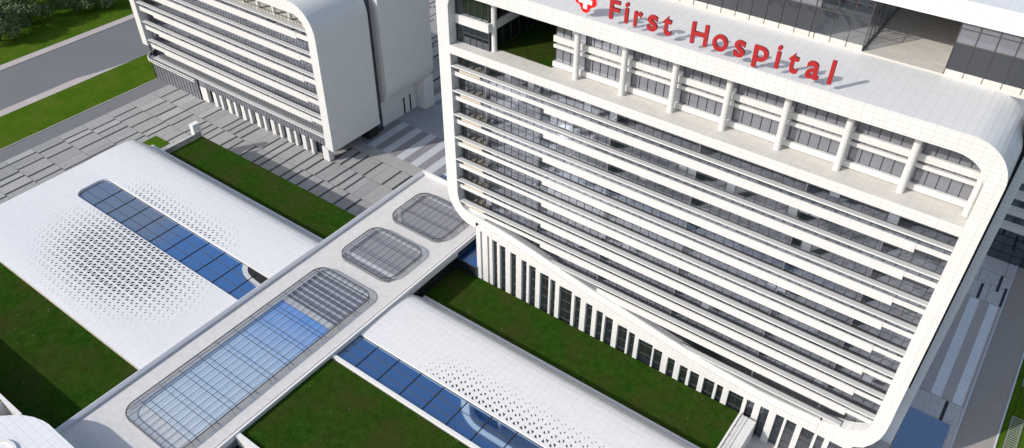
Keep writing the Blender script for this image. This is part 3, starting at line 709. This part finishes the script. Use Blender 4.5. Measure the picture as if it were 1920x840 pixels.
for si, (xa, xb, ya, yb) in enumerate(sky):
    r = 2.2; ZT = 5.4
    out = rrect(xa, xb, ya, yb, r); inn = rrect(xa + .12, xb - .12, ya + .12, yb - .12, r - .12)
    sk = None
    m = MB(); A = [m.vert(x, y, ZT) for x, y in inn]; m.face(A); sk = m.build('skylight', 'glass_sky', K)
    m = MB(); nn = len(out)
    A = [m.vert(x, y, ZR) for x, y in out]; Bv = [m.vert(x, y, ZT) for x, y in out]
    for i in range(nn): m.face([A[i], A[(i + 1) % nn], Bv[(i + 1) % nn], Bv[i]])
    m.build('side_glass', 'glass_rail', sk)
    m = MB(); m.ring(out, inn, 'z', ZT - .05, ZT + .06); 
    x = xa + .7
    def yspan(x):
        e = min(x - xa, xb - x)
        if e >= r: return ya, yb
        d = r - math.sqrt(max(0, r * r - (r - e) ** 2)); return ya + d, yb - d
    while x < xb - .2:
        a, b_ = yspan(x); m.box(x - .03, x + .03, a + .05, b_ - .05, ZT + .004, ZT + .05); x += 1.28
    y = ya + (2.9 if si == 2 else 3.3)
    while y < yb - 1.5:
        m.box(xa + .05, xb + .1, y - .035, y + .035, ZT - .10, ZT - .004)
        m.bar((xb + .1, y, ZT - .06), (xb + .3, y, ZR), .03, 5)
        y += 3.42
    for i in range(0, nn, 2): m.bar((*out[i], ZR), (*out[i], ZT), .025, 4)
    m.build('glazing_bar', 'bar', sk)
    # below the glass: shallow well whose floor colours carry sky and facade reflections
    m = MB()
    zf = ZR - .05
    if si == 2:
        m.use('white'); m.quad((-86.9, ya, zf), (-74.3, ya, zf), (-74.3, -53.6, zf), (-86.9, -53.6, zf))
        m.use('sky_gradient'); m.quad((-86.9, -53.6, zf - .1), (-74.3, -53.6, zf - .1), (-74.3, -27.3, zf - .1), (-86.9, -27.3, zf - .1))
        m.use('paver_light'); m.quad((-86.9, -27.3, zf), (-74.3, -27.3, zf), (-74.3, -26.2, zf), (-86.9, -26.2, zf))
        m.use('interior'); m.quad((-86.9, -26.2, zf - .1), (-74.3, -26.2, zf - .1), (-74.3, yb, zf - .1), (-86.9, yb, zf - .1))
        m.use('shade')
        for j in range(7): m.box(-86.8, -74.4, -25.6 + 1.12 * j, -25.25 + 1.12 * j, zf - .1, zf + .02)  # pale bars drawn for the banded front mirrored in the glass
    else:
        m.use('interior_mid'); m.quad((-86.9, ya, zf - .1), (-74.4, ya, zf - .1), (-74.4, yb, zf - .1), (-86.9, yb, zf - .1))
        if si == 1: m.use('white'); m.box(-86.8, -74.6, ya + 1.9, ya + 2.5, zf - .1, zf + .03)
    if 'sky_gradient' not in M:
        b = N('painted_sky_gradient'); p_ = b.pos()
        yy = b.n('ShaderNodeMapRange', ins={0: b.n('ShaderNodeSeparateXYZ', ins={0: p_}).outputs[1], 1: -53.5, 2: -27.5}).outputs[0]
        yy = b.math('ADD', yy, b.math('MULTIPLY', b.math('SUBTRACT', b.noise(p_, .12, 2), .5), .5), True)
        M['sky_gradient'] = b.done(b.bsdf(Base_Color=b.ramp(yy, (0, (.72, .78, .82)), (.5, (.56, .68, .82)), (1, (.18, .38, .80))), Roughness=.4))  # sky reflection painted as a pale-to-blue gradient along y
    M.setdefault('interior_mid', plain('grey_well_floor', (.42, .385, .375), .6, var=.12, scale=.4))
    m.build('well_floor', None, sk)

# ------------------------------------------------------------------ pavilions with perforated shell roofs
PR = [(-24.75, 4.32), (-22, 4.42), (-19.5, 4.46), (-17.4, 4.44), (-15.8, 4.38), (-14.6, 4.26), (-13.8, 4.06), (-13.2, 3.78), (-12.7, 3.38), (-12.2, 2.86), (-11.7, 2.3), (-11.2, 1.72), (-10.7, 1.14), (-10.2, .55)]
rz = lambda y: interp(PR, y)
CELL = 1.255
def shell_cells(m, x0, x1, y0, y1, zfun, kfun, diag, top_down=False):
    """square cells laid in staggered rows, each with two triangular openings either side of its diagonal"""
    def solid(xa, xb, lo, hi): m.use('roof_tile'); m.quad((xa, lo, zfun(lo)), (xb, lo, zfun(lo)), (xb, hi, zfun(hi)), (xa, hi, zfun(hi)))
    nr = int((y1 - y0) / CELL); rows = []
    for j in range(nr):
        lo = y1 - (j + 1) * CELL if top_down else y0 + j * CELL
        rows.append((lo, lo + CELL))
    rest = (y0, y1 - nr * CELL) if top_down else (y0 + nr * CELL, y1)
    if rest[1] - rest[0] > .001: solid(x0, x1, *rest)
    for j, (lo, hi) in enumerate(rows):
        xs = [x0]; x = x0 + (CELL if j % 2 else CELL / 2)
        while x < x1 - .05: xs.append(x); x += CELL
        xs.append(x1)
        for xa, xb in zip(xs, xs[1:]):
            k = kfun((xa + xb) / 2, (lo + hi) / 2) if abs(xb - xa - CELL) < .01 else 0
            if k < .07: solid(xa, xb, lo, hi); continue
            a, b_, c, d = (xa, lo), (xb, lo), (xb, hi), (xa, hi)
            for tri in (((a, b_, d), (b_, c, d)) if diag == 'R' else ((a, b_, c), (a, c, d))):
                gx = sum(p[0] for p in tri) / 3; gy = sum(p[1] for p in tri) / 3
                O = [m.vert(p[0], p[1], zfun(p[1])) for p in tri]
                q = [(gx + (p[0] - gx) * k, gy + (p[1] - gy) * k) for p in tri]
                I = [m.vert(p[0], p[1], zfun(p[1])) for p in q]
                D = [m.vert(p[0], p[1], zfun(p[1]) - .34) for p in q]
                m.use('roof_tile')
                for e in range(3): f = (e + 1) % 3; m.face([O[e], O[f], I[f], I[e]])
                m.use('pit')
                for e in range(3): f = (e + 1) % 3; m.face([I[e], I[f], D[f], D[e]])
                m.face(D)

def pavilion(P, x0, x1, kfun, west_round):
    m = MB(); shell_cells(m, x0, x1, PR[0][0], -15.8, rz, kfun, 'L' if west_round else 'R')
    m.use('roof_tile')
    for (a, za), (b_, zb) in zip(PR[4:], PR[5:]): m.quad((x0, a, za), (x1, a, za), (x1, b_, zb), (x0, b_, zb))
    m.use('coping'); m.box(x0, x1, -10.3, -9.75, .05, .8)
    m.use('white'); m.box(max(x0, -139.9), x1, -24.9, -24.752, 3.85, 4.32)
    m.build('shell_roof', None, P, recalc=False)
    m = MB(); m.box(x0 + .3, x1 - .3, -24.6, -10.5, ZG, .3); m.build('body', 'coping', P)

def strip(P, x0, x1, y0, y1, z, first, rnd=0, mat='glass_blue'):
    if rnd: poly = [(x1, y0), (x1, y1)] + arc(x0 + rnd, y1 - rnd, rnd, rnd, 90, 180, 8) + arc(x0 + rnd, y0 + rnd, rnd, rnd, 180, 270, 8)
    else: poly = [(x0, y0), (x1, y0), (x1, y1), (x0, y1)]
    m = MB(); m.face([m.vert(px, py, z) for px, py in poly]); g = m.build('skylight', mat, P)
    x = first
    while x < x1 - .3: MB().box(x - .06, x + .06, y0 + .02, y1 - .02, z + .004, z + .09).build('glazing_bar', 'dark', g); x += 4.5
    m = MB()
    for t in (.33, .66): m.box(x0 + (.15 if rnd else 0), x1, y0 + (y1 - y0) * t - .04, y0 + (y1 - y0) * t + .04, z + .004, z + .05)
    m.box(x0 + (rnd or 0), x1, y1 - .06, y1 - .003, z, z + .12); m.build('glazing_purlin', 'bar', g)
    return g

PW = thing('west_pavilion', 'low white pavilion roof pierced with triangular holes around a blue glass strip', 'pavilion', (-120, -30, ZG))
def kN(x, y):
    t = min(1, max(0, (y + 24.3) / 5.6)); e = min((x + 138) / 7, (-101.5 - x) / 8, 1)
    return max(0, .42 * (1 - t) ** .8) * max(0, e) ** .7
pavilion(PW, -150.0, -91.5, kN, True)
def kS(x, y):
    u = (x + 117.5) / 24.0; v = (y + 37.0) / 13.5
    d = math.sqrt(u * u + v * v); return max(0, min(.59, 1.0 * (1 - d)))
m = MB(); ys0, ys1 = -50.0, -31.6
zS = lambda y: 4.32 if y > -46 else 4.32 - .012 * (y + 46) ** 2
shell_cells(m, -140.2, -91.5, ys0, ys1, zS, kS, 'L', True)
m.use('roof_tile')
def west(yy): return -148.6 + .0 * yy
m.quad((-150, ys0, zS(ys0)), (-140.2, ys0, zS(ys0)), (-140.2, -46, 4.32), (-150, -46, 4.32)); m.quad((-150, -46, 4.32), (-140.2, -46, 4.32), (-140.2, ys1, 4.32), (-150, ys1, 4.32))
# strip between the two halves west of the rounded glass end
rr = 1.9; gx = -141.9
cut = arc(gx + rr, -24.75 - rr, rr, rr, 90, 180, 8) + arc(gx + rr, ys1 + rr, rr, rr, 180, 270, 8)
pts = [(-150, -24.75)] + cut + [(-150, ys1)]
m.face([m.vert(px, py, 4.32) for px, py in [(-150, ys1), (-150, -24.75)] + cut])
m.quad((gx + rr, ys1, 4.32), (-140.0, ys1, 4.32), (-140.0, ys1, 3.9), (gx + rr, ys1, 3.9))
for (a, b_), (c, d) in zip(cut, cut[1:]): m.quad((a, b_, 4.32), (c, d, 4.32), (c, d, 3.8), (a, b_, 3.8))
m.use('beige'); m.box(-150, -91.5, ys0 - .02, ys0 + .0, 3.5, zS(ys0))
m.use('coping'); m.quad((-150, ys0, 4.1), (-150, -24.75, 4.1), (-150, -24.75, ZG), (-150, ys0, ZG))
m.build('perforated_roof', None, PW, recalc=False)
m = MB(); m.box(-149.6, -92, ys0 + .6, -31.7, ZG, 3.5); m.box(-149.6, -92, -31.7, -24.6, ZG, 3.4); m.build('body', 'void', PW)
strip(PW, gx - .05, -91.5, ys1 + .02, -24.95, 3.85, -135.95, 1.9, 'glass_reflect')
ob = [(-99.4, -24.97), (-98.7, -25.9), (-97.4, -26.7), (-95.8, -27.2), (-91.5, -27.6)]
ib = [(-98.2, -24.97), (-97.7, -25.5), (-96.9, -26.0), (-95.6, -26.35), (-91.5, -26.7)]
m = MB()  # flat sheets laid on the glass, painting a reflected arch
for (a, b_), (c, d), (e, f), (g_, h) in zip(ob, ob[1:], ib, ib[1:]): m.quad((a, b_, 3.875), (c, d, 3.875), (g_, h, 3.875), (e, f, 3.875))
m.build('arch_rim_sheet', 'shade', PW)
m = MB(); m.face([m.vert(px, py, 3.872) for px, py in ib + [(-91.5, -24.97)]]); m.build('arch_dark_sheet', 'void', PW)
PE = thing('east_pavilion', 'low white pavilion roof with small triangular holes between link and hospital lawn', 'pavilion', (-42, -20, ZG))
def kE(x, y):
    t = min(1, max(0, (y + 24.3) / 6.2)); e = min((x + 60) / 8, (-20 - x) / 7, 1)
    return max(0, .42 * (1 - t) ** .8) * max(0, e) ** .7
pavilion(PE, -70.85, -13.0, kE, False)
strip(PE, -70.85, -13.0, -30.4, -24.95, 3.85, -66.85)
m = MB(); m.box(-70.85, -13, -30.95, -30.42, 3.4, 4.5); m.build('parapet', 'white', PE)
m = MB(); m.box(-70.6, -13, -30.4, -24.6, ZG, 3.4); m.build('well_body', 'void', PE)

PS = thing('roof_parapet', 'white parapet wall at the low edge of the roof lawn', 'parapet', (-45, -49.2, 3))
m = MB(); m.box(-70.85, -20, -49.3, -48.6, 2.0, 4.75); m.build('wall', 'white', PS)
m = MB(); m.box(-70.85, -20, -60, -49.3, 1.0, 2.6); m.build('glass_strip', 'glass_dark', PS)

# ------------------------------------------------------------------ small walls and blocks
NW = thing('garden_wall', 'white garden wall with tall end post and tinted glass rail beside the lawn corner', 'wall', (-146, -5, ZG))
m = MB(); m.box(-147.5, -147.0, -9.6, -.6, ZG, .0); m.build('wall', 'white', NW)
m = MB(); m.prism([(-148.2, -1.2), (-146.9, -1.2), (-146.9, .6), (-148.2, .6)], 'z', ZG, 2.4); m.build('post', 'white', NW)
m = MB(); m.box(-145.40, -145.34, -9.6, -.55, 0, 1.25); m.build('glass_rail', 'glass_rail', NW)

M['big_tile'] = tile_mat('large_white_tile', (.80, .79, .80), bw=1.3, bh=1.1, mort=.045, offset=.0, var=.02, dirt=.02)
DW = thing('retaining_wall', 'thin white wall dividing the shaded lawn from the higher lawn at lower left', 'wall', (-130, -67, 3.4))
m = MB(); m.box(-175, -94.6, -66.05, -65.6, 3.0, 8.3); m.build('wall', 'white', DW)
RB = thing('round_roof_block', 'white tiled block with rounded roof corner in the lower left corner', 'building', (-92, -75, ZG))
po = [(-97.5, -69.2), (-96.1, -67.66), (-95.0, -66.65), (-93.8, -65.76), (-92.26, -65.04), (-90.7, -64.61), (-89.5, -64.44), (-87.9, -64.45)]
po = po + [(-82.0, -64.45), (-82.0, -110), (-99.4, -110), (-99.4, -74)]
m = MB(); m.prism(po, 'z', ZG, 8.8); m.build('block', 'big_tile', RB)
m = MB(); cc = (-90.0, -71.9)
ci = [(math.cos(i * math.pi / 16), math.sin(i * math.pi / 16)) for i in range(32)]
m.ring([(cc[0] + 3.1 * a, cc[1] + 3.1 * b_) for a, b_ in ci], [(cc[0] + 2.7 * a, cc[1] + 2.7 * b_) for a, b_ in ci], 'z', 8.79, 9.1); m.build('roof_rim', 'white', RB)

ST = thing('stair_block', 'white block with thin handrail at the right end of the lawn below the slit windows', 'stairs', (-15, -7, ZF))
m = MB(); m.use('tile'); m.box(-16.6, -13.9, -30, -.42, ZF, .45); m.use('white'); m.box(-16.62, -16.3, -30, -.44, .45, .62); m.build('block', None, ST)
m = MB(); m.bar((-16.1, -30, .95), (-16.1, -.5, .95), .035)
for y in range(-29, 0, 2): m.bar((-16.1, y, .45), (-16.1, y, .95), .025)
m.bar((-15.2, -30, .47), (-15.2, -.5, .47), .03); m.bar((-16.0, -.47, .52), (-13.95, -.47, .52), .04); m.build('handrail', 'bar', ST)

GC = thing('glass_canopy', 'pale blue glass canopy behind the north parapet of the link', 'canopy', (-80, 15, ZG))
m = MB(); m.box(-90.3, -73.0, 14.1, 17.5, 2.6, 2.7); g = m.build('glass', 'glass_pool', GC)
m = MB(); x = -90
while x < -73: m.box(x, x + .06, 14.1, 17.5, 2.71, 2.76); x += .9
m.build('glazing_bar', 'coping', g)
m = MB()
for x in (-90, -82, -74): m.box(x, x + .3, 15.5, 15.8, ZG, 2.6)
m.build('leg', 'white', GC)
LG = thing('garden_glass_wall', 'dark glass wall with blue roof between link and base of the hospital', 'wall', (-69, 2, 0))
m = MB(); m.box(-71.5, -66.95, -.4, -.3, 0, 2.6); m.build('glass', 'glass_dark', LG)
m = MB(); m.box(-71.5, -66.95, -.28, 9, 2.5, 2.6); m.build('roof', 'glass_blue', LG)
m = MB(); m.box(-71.5, -66.95, -.46, -.405, 2.5, 2.62); m.build('frame', 'bar', LG)

EC = thing('blue_canopy', 'flat blue glass canopy on the forecourt at the lower right of the hospital', 'canopy', (6, 12, ZF))
m = MB(); m.box(3.55, 9.7, -6, 19.75, ZF + .05, ZF + .3); m.build('glass', 'glass_pool', EC)
for gy, ln in ((21, 6.5), (34.7, 3.2)):
    G = thing('steel_grating', 'pale slatted grating lying on grass beside the right road, ' + ('nearer of the two' if gy < 30 else 'farther of the two'), 'grating', (17.8, gy + 2, ZF), 'gratings on the grass')
    m = MB(); z = ZF + .07
    y1 = gy + ln; y0 = gy - (6 if gy < 30 else 0)
    m.box(17.0, 17.25, y0, y1, z, z + .12); m.box(18.5, 18.75, y0, y1, z, z + .12); m.box(17.25, 18.5, y1 - .25, y1, z, z + .118); m.build('frame', 'grate', G)
    m = MB(); y = y0 + .2
    while y < y1 - .4: m.box(17.25, 18.5, y, y + .22, z, z + .08); y += .5
    m.build('slats', 'grate', G)

# ------------------------------------------------------------------ trees along the far road
def make_tree(name, h, r, seed):
    rnd = random.Random(seed)
    t = thing(name, 'x', 'tree', (0, 0, 0), 'trees on the far lawn')
    m = MB(); m.cyl(0, 0, 0, h * .45, .34, 9, .2)
    for i in range(6):
        a = rnd.random() * 6.28; m.bar((0, 0, h * (.22 + .04 * i)), (math.cos(a) * r * .6, math.sin(a) * r * .6, h * (.45 + .07 * i)), .09, 5)
    m.build('trunk', 'trunk', t)
    m = MB()
    lobes = []
    for i in range(26):
        a = rnd.random() * 6.28; e = rnd.uniform(-.75, 1.0); rr_ = r * rnd.uniform(.35, .95) * math.sqrt(max(.08, 1 - .8 * max(0, e) ** 2))
        lobes.append((math.cos(a) * rr_ * .8, math.sin(a) * rr_ * .8, h * (.46 + .38 * e), r * rnd.uniform(.24, .42)))
    for i in range(5200):
        L = rnd.choice(lobes)
        d = Vector((rnd.gauss(0, 1), rnd.gauss(0, 1), rnd.gauss(0, 1))).normalized() * L[3] * rnd.uniform(.6, 1.06)
        c = Vector(L[:3]) + Vector((d.x, d.y, d.z * .85))
        if c.z < h * .1: continue
        s = rnd.uniform(.2, .45)
        nrm = (d.normalized() + Vector((rnd.gauss(0, .5), rnd.gauss(0, .5), rnd.gauss(0, .5) + .2))).normalized()
        u = nrm.orthogonal().normalized(); w = nrm.cross(u); an = rnd.random() * 6.28
        u, w = u * math.cos(an) + w * math.sin(an), w * math.cos(an) - u * math.sin(an)
        m.face([m.vert(*(c + u * s)), m.vert(*(c + w * s * .6)), m.vert(*(c - u * s)), m.vert(*(c - w * s * .6))])
    m.build('crown', 'leaf', t, recalc=False)
    return t
protos = [make_tree('broadleaf_tree', 12.5, 7.4, 3), make_tree('broadleaf_tree', 11.8, 6.6, 9)]
spots = [(-246.3, 12.7, 0, 1.0, 'large dense tree with clear trunk nearest the corner of the far lawn'),
         (-243.0, 1.6, 1, 1.05, 'tree cut by the left edge of the picture beyond the road'),
         (-245.0, 25.2, 1, 1.0, 'tree in the middle of the row along the far road'),
         (-239.5, 31.5, 0, .78, 'small tree at the right end of the row near the road'),
         (-259.0, 14.0, 1, 1.1, 'shaded tree behind the large corner tree'),
         (-262.0, 2.0, 0, 1.1, 'dark tree in the back row at the upper left corner'),
         (-258.0, 27.0, 0, 1.0, 'tree at the top edge behind the middle of the row'),
         (-254.5, 36.0, 1, .9, 'tree at the top edge behind the small right tree')]
first = {0: True, 1: True}
for i, (x, y, p, sc, lab) in enumerate(spots):
    src = protos[p]
    if first[p]: t = src; first[p] = False
    else:
        t = src.copy(); COL.objects.link(t)
        for ch in list(src.children):
            c = ch.copy(); COL.objects.link(c); c.parent = t
    t.location = (x, y, ZG + .08); t.rotation_euler = (0, 0, i * 1.3); t.scale = (sc, sc, sc); t['label'] = lab

# ------------------------------------------------------------------ light, sky, camera
sd = Vector((.82, 1.31, -1.0)).normalized()
el = math.asin(-sd.z); az = math.atan2(-sd.x, -sd.y)
W = bpy.data.worlds.new('World'); S.world = W; W.use_nodes = True
nt = W.node_tree; bg = nt.nodes['Background']
sk = nt.nodes.new('ShaderNodeTexSky'); sk.sky_type = 'NISHITA'; sk.sun_disc = False
sk.sun_elevation = el; sk.sun_rotation = az % (2 * math.pi); sk.air_density = 1.25; sk.dust_density = 1.8; sk.ozone_density = 1.1
nt.links.new(sk.outputs[0], bg.inputs[0]); bg.inputs[1].default_value = .15
ld = bpy.data.lights.new('sun', 'SUN'); ld.energy = 3.45; ld.angle = math.radians(.5); ld.color = (1, .968, .925)
lo = bpy.data.objects.new('sun', ld); COL.objects.link(lo); lo.rotation_euler = sd.to_track_quat('-Z', 'Y').to_euler(); lo.location = (-80, -120, 120)

pi_, ya_ = .686, -.636
F = Vector((math.sin(ya_) * math.cos(pi_), math.cos(ya_) * math.cos(pi_), -math.sin(pi_)))
Rv = Vector((math.cos(ya_), -math.sin(ya_), 0)); U = Rv.cross(F)
cd = bpy.data.cameras.new('camera'); cd.lens = 28.0; cd.sensor_width = 36; cd.clip_start = 1; cd.clip_end = 4000
co = bpy.data.objects.new('camera', cd); COL.objects.link(co)
co.matrix_world = Matrix(((Rv.x, U.x, -F.x, .16), (Rv.y, U.y, -F.y, -80.46), (Rv.z, U.z, -F.z, 97.88), (0, 0, 0, 1)))
S.camera = co
S.view_settings.view_transform = 'Standard'; S.view_settings.look = 'None'; S.view_settings.exposure = 0
S.cycles.max_bounces = 8; S.cycles.transparent_max_bounces = 16; S.cycles.use_denoising = True
